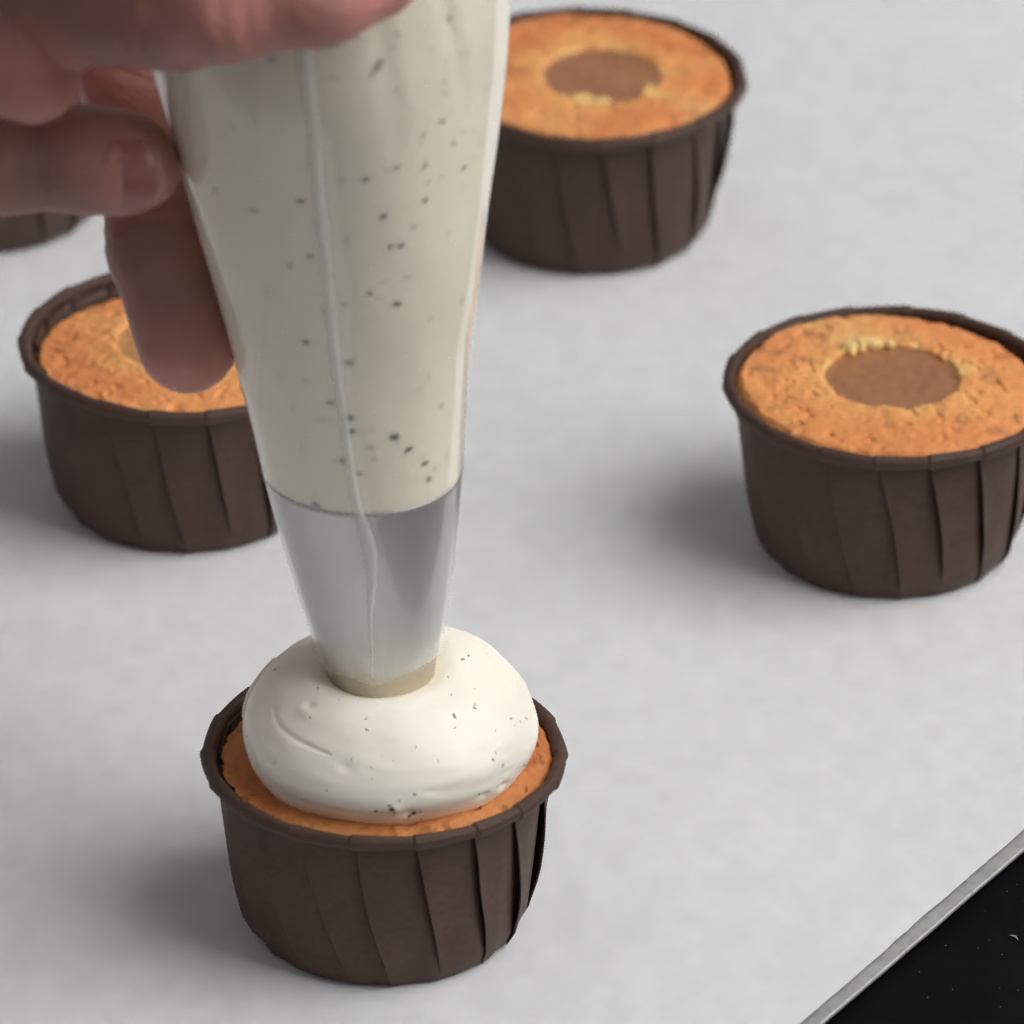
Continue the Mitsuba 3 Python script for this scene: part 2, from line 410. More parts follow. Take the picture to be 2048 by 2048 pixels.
def bake(key, at, seed, rot, drop=0.0, dome=0.0012, hole=0.0127, fill_drop=0.0016, gap=(0, 0.0), pale=(), low=(0, 0.0), rough=1.0, shift=(0, 0), red=0.5, fill='praline', tint=1.05, ring=1.0):
    """sponge with a crumbly top, a round hole and a smooth filling. gap=(direction deg, size): where it shrinks from the paper. pale=[(deg, width deg, amount)]"""
    nr, na = 120, 400
    al = np.linspace(0, 2 * np.pi, na, endpoint=False)
    s = np.linspace(0, 1, nr)
    un = np.stack([np.cos(al), np.sin(al), 0 * al], -1)
    aw = al + math.radians(rot)                       # direction in the world
    rim = 0.0294 - gap[1] * np.clip(np.cos(aw - math.radians(gap[0])), 0, 1) ** 2
    rim = rim + (meshkit.fbm(un * 3 + seed, 4, seed) - 0.5) * 0.0012 + (meshkit.fbm(un * 14 + seed, 2, seed) - 0.5) * 0.0006
    hr = hole * (1 + (meshkit.fbm(un * 2.5 + 3 + seed, 3, seed + 1) - 0.5) * 0.10 + (meshkit.noise(un * 10, seed + 2) - 0.5) * 0.05)
    hx = np.array([math.cos(math.radians(-rot)) * shift[0] - math.sin(math.radians(-rot)) * shift[1], math.sin(math.radians(-rot)) * shift[0] + math.cos(math.radians(-rot)) * shift[1]])
    # rings: s in [0,.07] wall of the hole, [.07,.95] top, [.95,1] outer side
    inner = un[:, :2] * hr[:, None] + hx
    outer = un[:, :2] * rim[:, None]
    u = np.clip((s - 0.07) / 0.88, 0, 1)
    xy = inner[:, None] * (1 - u[None, :, None]) + outer[:, None] * u[None, :, None]
    P = np.concatenate([xy, np.zeros((na, nr, 1))], -1)
    rr = np.linalg.norm(xy, axis=-1)
    q = np.stack([xy[..., 0], xy[..., 1], 0 * rr], -1)
    n1 = meshkit.fbm(q * 420 + seed * 7, 4, seed + 3)
    n2 = meshkit.fbm(q * 130 + seed * 3, 3, seed + 4)
    n3 = meshkit.noise(q * 900 + seed, seed + 5)
    pit = sm(0.66, 0.76, meshkit.fbm(q * 420 + 31 + seed, 2, seed + 6))
    z0 = CUP_H - 0.0004 - drop
    top = z0 + dome * (1 - (rr / 0.029) ** 2) + rough * ((n1 - 0.5) * 0.0008 + (n2 - 0.5) * 0.0011 + (n3 - 0.5) * 0.0003 - pit * 0.0006)
    top = top - low[1] * (0.5 + 0.5 * np.cos(aw - math.radians(low[0])))[:, None] * sm(0.012, 0.029, rr)
    edge = sm(0.0, 0.10, u)[None] * 0.0004
    top = top - 0.0005 + edge
    top = top - (sm(0.90, 1.0, u) ** 2 * 0.0012)[None]
    wall = sm(0.0, 0.07, s)[None]
    zin = z0 - 0.006
    z = np.where(s[None] < 0.07, zin + (top - zin) * (s / 0.07)[None].clip(0, 1), top)
    side = sm(0.95, 1.0, s)[None]
    z = z - np.clip((s - 0.95) / 0.05, 0, 1)[None] * 0.009
    P[..., 2] = z
    lim = np.where(P[..., 2] > CUP_H - 0.0030, 0.0297, side_r(P[..., 2]) - 0.0010)
    P[..., :2] *= np.minimum(1, lim / np.maximum(np.linalg.norm(P[..., :2], axis=-1), 1e-5))[..., None]
    # colours of the crust and of the paler crumb round the hole
    crust = np.array([0.74, 0.300, 0.103]); brown = np.array([0.64, 0.205, 0.070]); gold = np.array([0.78, 0.405, 0.140]); cream = np.array([0.85, 0.64, 0.26])
    m1 = sm(0.38, 0.66, meshkit.fbm(q * 75 + 11 * seed, 4, seed + 8))[..., None]
    m2 = sm(0.45, 0.62, meshkit.fbm(q * 260 + 5 * seed, 3, seed + 9))[..., None]
    col = crust * (1 - m1) + (brown * red + crust * (1 - red)) * m1
    near = ((1 - sm(0.04, 0.62, u))[None, :, None] * 0.48 + 0.10)
    g = np.clip(near * (0.65 + 0.45 * m2), 0, 1)
    col = col * (1 - g) + gold * g
    pa = np.zeros((na, nr))
    for d, w, amt in pale:
        dd = (np.degrees(aw) - d + 180) % 360 - 180
        pa = np.maximum(pa, amt * np.exp(-(dd / w) ** 2)[:, None] * (1 - sm(0.02, 0.20, u) * (0.75 + 0.5 * (n1 - 0.5)))[...])
    base_pale = ((1 - sm(0.0, 0.09, u))[None] * 0.30 * ring * (0.3 + m2[..., 0]))
    pa = np.clip(np.maximum(pa, base_pale), 0, 1)[..., None]
    col = col * (1 - pa) + cream * pa
    sp = (sm(0.70, 0.76, meshkit.fbm(q * 210 + 77 + seed, 2, seed + 12)))[..., None]
    col = col * (1 - 0.22 * sp)
    col = col * (0.93 + 0.14 * n1[..., None]) * tint
    # wind so that the top faces up
    f = grid_faces(na, nr, wrap_u=True)[:, ::-1]
    scene[key + '__cake'] = {**mikit.ply((P.reshape(-1, 3), f), 'cake_crumb', smooth=True, color=np.clip(col, 0, 1).reshape(-1, 3)), 'to_world': at}
    # filling
    m = 40
    ss = np.linspace(0, 1, m) * (hole * 1.13)
    fv = np.stack([np.outer(np.cos(al[::3]), ss), np.outer(np.sin(al[::3]), ss), 0 * np.outer(al[::3], ss)], -1)
    fq = fv * 150 + seed
    fv[..., 2] = z0 + dome - fill_drop + (meshkit.fbm(fq, 3, seed + 20) - 0.5) * 0.0005 + 0.0003 * np.exp(-((ss / hole - 1) / 0.06) ** 2)
    fv[..., 0] += hx[0]; fv[..., 1] += hx[1]
    scene[key + '__filling'] = {**mikit.ply((fv.reshape(-1, 3), grid_faces(len(al[::3]), m, wrap_u=True)[:, ::-1]), fill, smooth=True), 'to_world': at}
    # loose pale crumbs on the rim of the hole
    rc = np.random.default_rng(seed + 40)
    k = 0
    for d, w, amt in pale:
        for j in range(int(2 + 3 * amt)):
            ang = math.radians(d + rc.uniform(-w, w) - rot)
            rad = hole * rc.uniform(0.97, 1.12)
            sz = rc.uniform(0.0006, 0.0015) * (0.6 + 0.45 * amt)
            v = BALL2[0] * (1 + 0.5 * (meshkit.fbm(BALL2[0] * 2.2 + k * 5 + seed, 3, k) - 0.5) * 1.6)[:, None]
            v = v * sz * rc.uniform(0.6, 1.5, 3) + [math.cos(ang) * rad + hx[0], math.sin(ang) * rad + hx[1], z0 + dome * 0.8 - 0.0003 - sz * 0.2]
            k2 = rc.uniform(0.35, 1.0)
            c = np.clip((cream * k2 + gold * (1 - k2)) * (0.9 + 0.2 * meshkit.fbm(BALL2[0] * 4 + k, 2, k)[:, None]), 0, 1)
            scene[key + '__crumb' + (f'_{k:03d}' if k else '')] = {**mikit.ply((v, BALL2[1]), 'cake_crumb', smooth=True, color=c), 'to_world': at}
            k += 1


GROUP = 'brown paper cupcakes standing on the parchment'
cup('cupcake', 0, 0, 11.0, 1, 'cupcake in front in brown pleated paper, being topped with white cream from the nozzle', GROUP,
    cake=dict(drop=0.0008, dome=0.0008, rough=1.0, low=(170, 0.0012), red=0.9, tint=0.80))
cup('cupcake_001', 0.09344, 0.13730, 12.0, 2, 'orange cupcake with sharp round brown filling, cut by the right edge of the picture', GROUP,
    cake=dict(drop=-0.0002, dome=0.0016, gap=(48, 0.0032), rough=0.75, pale=[(118, 17, 1.0), (98, 12, 0.5), (10, 10, 0.4)], shift=(0.0002, 0.0002), red=0.55), seam_twist=13)
cup('cupcake_002', 0.03701, 0.26982, 4.0, 3, 'blurred cupcake at the top, half hidden by the right side of the piping bag', GROUP,
    cake=dict(drop=0.0000, dome=0.0012, gap=(30, 0.0012), pale=[(-105, 16, 0.8), (-38, 9, 0.8)], hole=0.0122, shift=(0.0021, -0.0014), rough=0.7, red=0.95), seam_twist=13)
cup('cupcake_003', -0.04110, 0.15208, 9.0, 4, 'cupcake at left with crumbly orange top below the fingertip, partly behind the bag', GROUP,
    cake=dict(drop=0.0006, dome=0.0010, gap=(118, 0.0030), low=(125, 0.0024), rough=0.9, hole=0.0130, fill_drop=0.0020, red=0.7, fill='pale_filling', ring=0.1), seam_twist=14)
cup('cupcake_004', -0.0888, 0.2762, 0.0, 5, 'cupcake mostly cut off by the left edge, only its brown paper showing below the hands', GROUP,
    cake=dict(drop=0.0008, dome=0.0012, rough=0.8))

# ------------------------------------------------------------------ frosting on the front cupcake
FC, FA = np.array([0.001, 0, 0.0387]), np.array([0.0256, 0.0256, 0.0150])


def az_el(az, el):
    """bearing from the camera side (deg, towards the right) and elevation on the blob's ellipsoid"""
    a, e = np.radians(az), np.radians(el)
    return np.stack([np.sin(a) * np.cos(e), -np.cos(a) * np.cos(e), np.sin(e)], -1)


def frosting():
    na, ne = 420, 190
    az = np.linspace(0, 360, na, endpoint=False)
    el = np.linspace(-34, 90, ne)
    A, E = np.meshgrid(az, el, indexing='ij')
    d = az_el(A, E)
    P = d * FA
    disp = (meshkit.fbm(d * 1.5 + 4, 2, 3) - 0.5) * 0.0022 + (meshkit.fbm(d * [4, 4, 6] + 9, 2, 4) - 0.5) * 0.00032

    def line(pts, depth, width, lip=0.0):
        p = az_el(*np.array(pts, float).T)
        best, side = np.full(A.shape, 9.0), np.zeros(A.shape)
        k = np.linspace(0, len(p) - 1, 40)
        for t in k:
            i = min(int(t), len(p) - 2)
            c = p[i] * (1 - t + i) + p[i + 1] * (t - i)
            fade = math.sin(math.pi * (0.12 + 0.76 * t / (len(p) - 1)))
            dd = np.linalg.norm(d - c, axis=-1) / max(fade, 0.15)
            better = dd < best
            best = np.where(better, dd, best)
            side = np.where(better, d[..., 2] - c[2], side)
        g = -depth * np.exp(-(best / width) ** 2)
        return g + lip * np.exp(-((best - width * 1.6) / (width * 1.1)) ** 2) * (side < 0)

    disp += line([(-66, 33), (-62, 30), (-54, 27.5), (-44, 26.5), (-35, 26), (-26, 25)], 0.00036, 0.030, 0.0)
    disp += line([(-75, 3), (-60, -6), (-45, -9), (-30, -11), (-12, -10)], 0.0003, 0.07, 0.0001)
    disp += line([(-60, -20), (-38, -18), (-18, -16), (1, -19)], 0.0002, 0.06)
    disp += line([(15, 6), (35, 1), (55, 0)], 0.00018, 0.09)
    disp += line([(-112, 30), (-100, 22), (-88, 10)], 0.0009, 0.05, 0.0004)
    for (a, e, dep, w) in ((-50.7, 7.5, .0006, .035), (-53, 13, -.0003, .05), (-49, 45, .0005, .045), (-47, 42, -.0003, .06), (51, -9.5, .0006, .04), (40, -9, .0005, .04), (-18, 20, .0003, .06), (8, -9, .0006, .05), (3, -4, -.0004, .06)):
        disp += -dep * np.exp(-(np.linalg.norm(d - az_el(a, e), axis=-1) / w) ** 2)
    nrm = d / FA; nrm /= np.linalg.norm(nrm, axis=-1, keepdims=True)
    P = P + nrm * (disp * (1 - sm(60, 82, E)))[..., None]
    # shallow crater round the nozzle
    rr = np.linalg.norm(P[..., :2] + FC[:2] - [-0.0005, 0], axis=-1)
    P[..., 2] -= 0.0046 * np.exp(-(rr / 0.0110) ** 4) + 0.0006 * np.exp(-(rr / 0.014) ** 4)
    # sits on the cake
    P[..., 2] = np.maximum(P[..., 2], 0.0306 - FC[2])
    V = (P + FC).reshape(-1, 3)
    f = grid_faces(na, ne, wrap_u=True)
    scene['cupcake__frosting'] = mikit.ply((V, f), 'cream', smooth=True)
    # vanilla specks, each lying in the surface
    spots = [(-94.4, 39.3, 1.0), (-74.5, 5.5, .8), (-11.5, 41.9, 1.0), (-13.1, 48.2, .7), (38.9, 44.7, 1.3), (35.5, 39.1, .7), (52, 43.7, 1.0), (54.4, 44.8, .7), (97, 60.4, 1.2), (102.6, 57.5, 1), (66.6, 26.7, 1.0),
             (77.4, 18.3, .9), (46.5, 13.1, 1.0), (50.7, 6.6, .9), (66.3, -6.7, 1.0), (37.7, -6.5, 1.1), (10.5, 5.2, .9), (2.0, -3.4, 1.6), (1.1, -1.0, 1.2), (2.9, -5.5, 1.4), (10.0, -10.2, 1.6), (9.0, -12.1, 1.3),
             (-4.2, -5.7, 1.3), (4.2, 1.8, .8), (-15.5, 25.2, .7), (21.3, 22.9, .6), (64.4, 64.6, .7), (12.8, 32.8, .5), (-49.6, 7.4, .8), (54.5, 27.9, .5), (-6.2, 14.3, .5), (14, -19, .9), (-1.5, -6.5, .8), (6, -8, 1.0), (12.5, -9, .8)]
    r = np.random.default_rng(5)
    spots += [(r.uniform(-180, 180), r.uniform(-10, 60), r.uniform(.3, .7)) for _ in range(40)]
    grid = (P + FC)
    parts, cols = [], []
    for a, e, s in spots:
        i = int(round((a % 360) / 360 * na)) % na
        j = int(np.clip(round((e + 34) / 124 * (ne - 1)), 1, ne - 2))
        c = grid[i, j]
        n = np.cross(grid[(i + 1) % na, j] - grid[i - 1, j], grid[i, j + 1] - grid[i, j - 1]); n /= np.linalg.norm(n)
        tng = np.cross(n, [r.normal(), r.normal(), r.normal()]); tng /= np.linalg.norm(tng)
        b = np.cross(n, tng)
        sz = 0.00030 * s
        v = BALL1[0] * [sz * r.uniform(0.8, 1.7), sz * r.uniform(0.5, 0.8), sz * 0.35]
        parts.append((c + v[:, :1] * tng + v[:, 1:2] * b + v[:, 2:] * n, BALL1[1]))
        g = r.uniform(0.6, 1.6) * (1 if s > 0.8 else 2.6)
        cols.append(np.tile(np.clip([0.055 * g, 0.046 * g, 0.042 * g], 0, 1), (len(v), 1)))
    scene['cupcake__frosting__vanilla_speck'] = mikit.ply(join(parts), 'speck', smooth=True, color=np.vstack(cols))
    labels['cupcake__frosting__vanilla_speck'] = {'label': 'dark vanilla specks in the white cream', 'kind': 'stuff'}


frosting()

# ------------------------------------------------------------------ nozzle and piping bag
AXZ = np.array([.0486, .0893, .1118, .1438, .1629, .185, .25])
AXX = np.array([-.0005, -.0038, -.0055, -.0080, -.0095, -.0112, -.0165])
BAGZ = np.array([.0893, .1000, .1118, .1280, .1438, .1629, .180, .195, .207, .217, .226, .234, .246, .258, .264])
BAGR = np.array([.0170, .01835, .0201, .0228, .0255, .0288, .0312, .0322, .0300, .0245, .0160, .0085, .0062, .0085, .0120])


def axis_x(z):
    return np.interp(z, AXZ, AXX)


def bag_r(z):
    from scipy.interpolate import PchipInterpolator
    return PchipInterpolator(np.r_[.0486, BAGZ], np.r_[.0091 + .00035, BAGR])(z)


def noz_r(z):
    return .0091 + (z - .0486) / (.0893 - .0486) * (.0168 - .0091)


def lean(profile, n, warp=None):
    def w(v, th):
        if warp is not None:
            v = warp(v, th)
        v[..., 0] += axis_x(v[..., 2])
        return v
    return revolve(profile, n, w)


def nozzle():
    z0, z1 = .0482, .0893
    zs = np.linspace(z0, z1, 40)
    out = [(noz_r(z), z) for z in zs]
    out += [(noz_r(z1) + 0.00045 * math.sin(a), z1 + 0.00045 - 0.00045 * math.cos(a)) for a in np.linspace(0.4, math.pi, 9)]
    inn = [(noz_r(z) - 0.0004, z) for z in zs[::-1]]
    scene['piping_nozzle'] = mikit.ply(lean(out + inn + out[:1], 160), 'steel', smooth=40)
    labels['piping_nozzle'] = {'label': 'grey steel piping nozzle pressed into the white cream, inside the end of the bag', 'category': 'nozzle'}


FOLDS = [(-1.95, 5.0, .055, .0010), (-2.35, 9.0, .045, .0009), (-1.20, -4.0, .06, .0008), (-0.75, -9.0, .05, .0009), (-2.75, 12., .06, .0010), (0.4, 6., .07, .001), (1.6, -6., .07, .001)]


def piping_bag():
    labels['piping_bag'] = {'label': 'clear plastic piping bag full of speckled white cream, held by both hands', 'category': 'piping bag'}

    def dent(v, th):
        # soft folds where the bag is squeezed
        z = v[..., 2]
        k = sm(.10, .17, z)
        t = th[:, None] + 0 * z
        ds = (np.cos(3 * t + 0.6 + z * 25) * 0.5 + np.cos(5 * t - z * 40)) * 0.00035 * k
        for t0, sl, wd, dp in FOLDS:
            tt = (t - t0 - sl * (z - .18) + np.pi) % (2 * np.pi) - np.pi
            ds = ds - 0.35 * dp * sm(.155, .185, z) * (np.exp(-(tt / wd) ** 2) - 0.5 * np.exp(-((tt - 1.6 * wd) / wd) ** 2))
        ds = ds + (meshkit.fbm(np.stack([np.cos(t) * 1.4, np.sin(t) * 1.4, z * 22], -1), 3, 31) - 0.5) * 0.0016 * sm(.092, .12, z)
        rr = np.linalg.norm(v[..., :2], axis=-1)
        v[..., :2] *= (1 + ds / np.maximum(rr, 1e-4))[..., None]
        return v

    zs = np.r_[np.linspace(.0903, .226, 110)]
    prof = [(0.0001, .0901), (.0162, .0901)] + [(bag_r(z) - 0.00018, z) for z in zs] + [(0.0001, .2262)]
    scene['piping_bag__cream'] = mikit.ply(lean(prof, 200, dent), 'bag_cream', smooth=40)
    # film, open slanted end over the nozzle
    zs2 = np.linspace(0, 1, 150)
    n = 200

    def film_warp(v, th):
        a = th + np.pi / 2          # 0 = towards the camera
        a = (a + np.pi) % (2 * np.pi) - np.pi
        end = .0545 + 0.0016 * np.sin(a * 1.0 - 0.5) + 0.0030 * (meshkit.fbm(np.stack([np.cos(a) * 2.6, np.sin(a) * 2, a * 0], -1), 3, 14) - 0.5)
        z = end[:, None] + zs2[None] ** 1.0 * (.262 - end[:, None])
        r = bag_r(z) + 0.00012
        v = np.stack([np.cos(th)[:, None] * r, np.sin(th)[:, None] * r, z], -1)
        return dent(v, th)

    scene['piping_bag__film'] = mikit.ply(lean(np.stack([zs2 * 0 + .02, zs2], -1), n, film_warp), 'film', smooth=True)
    # heat-sealed seam running down the front
    seam = np.array([(-2.4, 186), (-2.4, 179.8), (-2.2, 172), (-2.6, 163.2), (-3.0, 157.1), (-3.2, 150.9), (-3.3, 139.2), (-3.9, 127.8), (-4.0, 119.9), (-3.7, 113.9), (-3.2, 107.9), (-2.8, 101.5),
                     (-1.8, 93.8), (-.4, 90.2), (1.1, 87.7), (3.2, 83.5), (3.6, 78.4), (1.8, 72.9), (-1.0, 67.4), (-1.8, 62.2), (-3.0, 57.9), (-5.2, 54.2)])
    wid = np.array([2.3, 2.3, 2.2, 2.1, 2.0, 1.9, 1.8, 1.7, 1.6, 1.5, 1.5, 1.45, 1.4, 1.6, 2.3, 2.7, 2.2, 1.2, .7, .45, .4, .35]) * 0.001
    t = np.linspace(0, 1, 180)
    k = np.linspace(0, 1, len(seam))
    az = np.radians(np.interp(t, k, seam[:, 0])); z = np.interp(t, k, seam[:, 1]) / 1000; w = np.interp(t, k, wid)
    from scipy.ndimage import gaussian_filter1d
    az, z, w = (gaussian_filter1d(a, 2.5, mode='nearest') for a in (az, z, w))
    w = w * (1 + 0.18 * (meshkit.fbm(np.stack([t * 40, t * 0, t * 0], -1), 3, 6) - 0.5))
    rad0 = bag_r(z)
    cross = np.array([(-.5, .00008), (-.30, .00032), (.15, .00042), (.5, .00008)])
    A = az[:, None] + cross[None, :, 0] * (w / rad0)[:, None]
    # follow the dented film
    base = np.stack([np.sin(A) * rad0[:, None], -np.cos(A) * rad0[:, None], np.broadcast_to(z[:, None], A.shape)], -1)
    rr = np.zeros_like(A)
    for c in range(4):
        one = np.stack([np.sin(A[:, c]) * rad0, -np.cos(A[:, c]) * rad0, z], -1)[:, None, :]
        tt = np.arctan2(one[:, 0, 1], one[:, 0, 0])
        q = dent(one.copy(), tt)
        rr[:, c] = np.linalg.norm(q[:, 0, :2], axis=-1) + 0.00012 + cross[c, 1]
    v = np.stack([np.sin(A) * rr + axis_x(z)[:, None], -np.cos(A) * rr, np.broadcast_to(z[:, None], A.shape)], -1)
    scene['piping_bag__seam'] = mikit.ply((v.reshape(-1, 3), grid_faces(len(t), 4)), 'seam_film', smooth=True)
    labels['piping_bag__seam'] = {'label': 'whitish heat-sealed seam running down the front of the bag'}
    # vanilla specks against the film
    big = [(-12.5, 181.2), (19.6, 180.4), (18.5, 179.4), (44.7, 184.7), (42.5, 165.8), (34.2, 164.8), (23.8, 159.9), (55.3, 154.5), (13.3, 158.4), (-44.2, 151.9), (-28.4, 150.2), (-9.5, 153.8), (18.9, 150.7), (21.3, 144.3),
           (25.4, 144.1), (12.6, 135.4), (23.7, 132.4), (59.4, 128.2), (-16.1, 124.9), (35.5, 151.7), (48.6, 160.4), (35.1, 158.6), (1.8, 121.3), (-8.9, 142.8), (-17.7, 140.2),
           (-9.0, 112.8), (-0.9, 109.9), (-0.2, 107.2), (21.5, 105.2), (29.1, 102.0), (39.3, 98.2), (1.9, 98.4), (-25.2, 90.9), (-6.3, 101.0), (42.1, 94.7)]
    dark = {1: 1.25, 2: 1.1, 4: .8, 5: .8, 6: .7, 9: .8, 10: .8, 11: 1.2, 15: .9, 16: 1.35, 18: 1.25, 26: 1.1, 27: 1.3, 28: 1.1, 29: 1.2, 30: 1.0, 31: .9, 32: 1.1, 25: .9}
    faint = [(-27.6, 172.4), (-21.6, 169.8), (-29.5, 166.7), (-50.7, 154.5), (-19.4, 154.1), (42.8, 173.2), (17.2, 178.1), (24.6, 174.7), (36.7, 180.7), (25.5, 184.9), (29.8, 170.7), (47.1, 167.0), (53.7, 161.8), (5.0, 158.5),
             (30.5, 147.2), (5.4, 146.5), (-50.5, 137.0), (-29.5, 134.0), (-6.5, 132.0), (40.4, 127.7), (-36.9, 123.4), (48.2, 143.1), (37.0, 155.1), (40.7, 115.7), (-19.2, 116.8), (5.1, 178.3), (-6.8, 161.1), (16.2, 185.2), (7.2, 184.5),
             (-28.9, 110.0), (-13.0, 109.2), (9.8, 101.2), (8.8, 103.8), (57.0, 97.6), (50.4, 108.4), (-52.4, 107.7), (-28.4, 102.5), (2.0, 121.4), (34.8, 113.6), (-17.2, 108.6)]
    r = np.random.default_rng(12)
    spots = [(a, z, dark.get(i, .8) * 1.1) for i, (a, z) in enumerate(big)] + [(a, z, .5) for a, z in faint]
    spots += [(r.uniform(70, 290), r.uniform(94, 185), r.uniform(.2, 1.0)) for _ in range(60)]
    spots += [(r.uniform(-58, 68), r.uniform(92, 187), r.uniform(.2, .5)) for _ in range(45)]
    parts, cols = [], []
    for a, z, k in spots:
        a, z = math.radians(a), z / 1000
        one = np.array([[[math.sin(a) * (bag_r(z) - .0003), -math.cos(a) * (bag_r(z) - .0003), z]]])
        c = dent(one, np.array([math.atan2(-math.cos(a), math.sin(a))]))[0, 0]
        c[0] += axis_x(z)
        n = np.array([math.sin(a), -math.cos(a), -0.15]); n /= np.linalg.norm(n)
        tg = np.cross(n, [0, 0, 1.0]); tg /= np.linalg.norm(tg); b = np.cross(n, tg)
        for q in range(1 if r.random() < 0.7 else 2):
            sz = 0.00096 * (0.62 + 0.38 * min(k, 1.2)) * r.uniform(0.8, 1.2) * (0.7 if q else 1)
            o = (r.normal(size=2) * 0.0009 if q else np.zeros(2))
            sx, sy = sz * r.uniform(0.85, 1.35), sz * r.uniform(0.75, 1.0)
            rot = r.uniform(-0.5, 0.5)
            ta, tb = tg * math.cos(rot) + b * math.sin(rot), b * math.cos(rot) - tg * math.sin(rot)
            dv = DISC[0]
            p = c + tg * o[0] + b * o[1] + dv[:, :1] * sx * ta + dv[:, 1:2] * sy * tb
            # lie on the cream
            zz = p[:, 2]
            ang = np.arctan2(p[:, 0] - axis_x(zz), -p[:, 1])
            raw = np.stack([np.sin(ang) * (bag_r(zz) - .00018), -np.cos(ang) * (bag_r(zz) - .00018), zz], -1)[:, None]
            p = np.stack([dent(raw[m_:m_ + 1].copy(), np.array([math.atan2(-math.cos(ang[m_]), math.sin(ang[m_]))]))[0, 0] for m_ in range(len(p))])
            p[:, :2] *= 1 + (0.00008 + 0.00006 * (1 - np.hypot(dv[:, 0], dv[:, 1])))[:, None] / np.maximum(np.linalg.norm(p[:, :2], axis=1), 1e-4)[:, None]
            p[:, 0] += axis_x(p[:, 2])
            parts.append((p, DISC[1]))
            m = min(k * (0.55 if q else 1.0), 1.15)
            fall = np.exp(-(np.hypot(dv[:, 0], dv[:, 1]) / 0.66) ** 2) * (np.hypot(dv[:, 0], dv[:, 1]) < 0.99)
            m = np.clip(m * fall, 0, 0.97)[:, None]
            cols.append(np.array([0.95, 0.89, 0.74]) * (1 - m) + np.array([0.07, 0.085, 0.07]) * m)
    scene['piping_bag__cream__vanilla_speck'] = mikit.ply(join(parts), 'speck', smooth=True, color=np.clip(np.vstack(cols), 0, 1))
    labels['piping_bag__cream__vanilla_speck'] = {'label': 'dark vanilla specks pressed against the clear film', 'kind': 'stuff'}


nozzle()
piping_bag()


# ------------------------------------------------------------------ hands
def rounded_cones(P, a, b, ra, rb):
    """signed distance to the hull of two spheres (Quilez' round cone, in 2d coordinates along and off the axis)"""
    ba = b - a
    l = math.sqrt(ba @ ba)
    pa = P - a
    y = pa @ (ba / l)
    x = np.sqrt(np.maximum(np.einsum('ij,ij->i', pa, pa) - y * y, 0))
    s = (ra - rb) / l
    c = math.sqrt(max(1 - s * s, 1e-9))
    k = y * c - x * s
    d = x * c + y * s - ra
    d = np.where(k < 0, np.sqrt(x * x + y * y) - ra, d)
    return np.where(k > l * c, np.sqrt(x * x + (y - l) ** 2) - rb, d)


def smin(a, b, k):
    h = np.clip(0.5 + 0.5 * (b - a) / k, 0, 1)
    return b * (1 - h) + a * h - k * h * (1 - h)


def surface_nets(F, lo, h):
    """quads of the zero surface of the grid F (negative inside), smooth, outward"""
    s = F < 0
    nx, ny, nz = F.shape
    corner = [(i, j, k) for i in (0, 1) for j in (0, 1) for k in (0, 1)]
    sl = lambda g, c: g[c[0]:nx - 1 + c[0], c[1]:ny - 1 + c[1], c[2]:nz - 1 + c[2]]
    both, some = sl(s, corner[0]).copy(), sl(s, corner[0]).copy()
    for c in corner[1:]:
        both &= sl(s, c); some |= sl(s, c)
    on = some & ~both
    cell = np.stack(np.nonzero(on), -1)
    cnt, acc = np.zeros(len(cell)), np.zeros((len(cell), 3))
    val = {c: F[tuple((cell + c).T)] for c in corner}
    for a in corner:
        for ax in range(3):
            if a[ax] == 0:
                b = list(a); b[ax] = 1
                fa, fb = val[a], val[tuple(b)]
                cr = (fa < 0) != (fb < 0)
                t = np.where(cr, fa / np.where(cr, fa - fb, 1), 0)
                q = np.tile(np.array(a, float), (len(cell), 1)); q[:, ax] += t
                acc += q * cr[:, None]; cnt += cr
    idx = -np.ones(on.shape, int); idx[on] = np.arange(on.sum())
    V = (cell + acc / cnt[:, None]) * h + lo
    quads = []
    for ax in range(3):
        u, w = (ax + 1) % 3, (ax + 2) % 3
        A = s
        sh = [slice(None)] * 3; sh[ax] = slice(0, -1)
        sh2 = [slice(None)] * 3; sh2[ax] = slice(1, None)
        ch = s[tuple(sh)] != s[tuple(sh2)]
        ii = np.stack(np.nonzero(ch), -1)
        ok = (ii[:, u] > 0) & (ii[:, w] > 0) & (ii[:, u] < on.shape[u]) & (ii[:, w] < on.shape[w])
        ii = ii[ok]
        inside = s[tuple(ii.T)]
        du, dw = np.eye(3, dtype=int)[u], np.eye(3, dtype=int)[w]
        q = np.stack([idx[tuple((ii - du - dw).T)], idx[tuple((ii - dw).T)], idx[tuple(ii.T)], idx[tuple((ii - du).T)]], -1)
        q[~inside] = q[~inside][:, ::-1]
        quads.append(q)
    return V, np.vstack(quads)


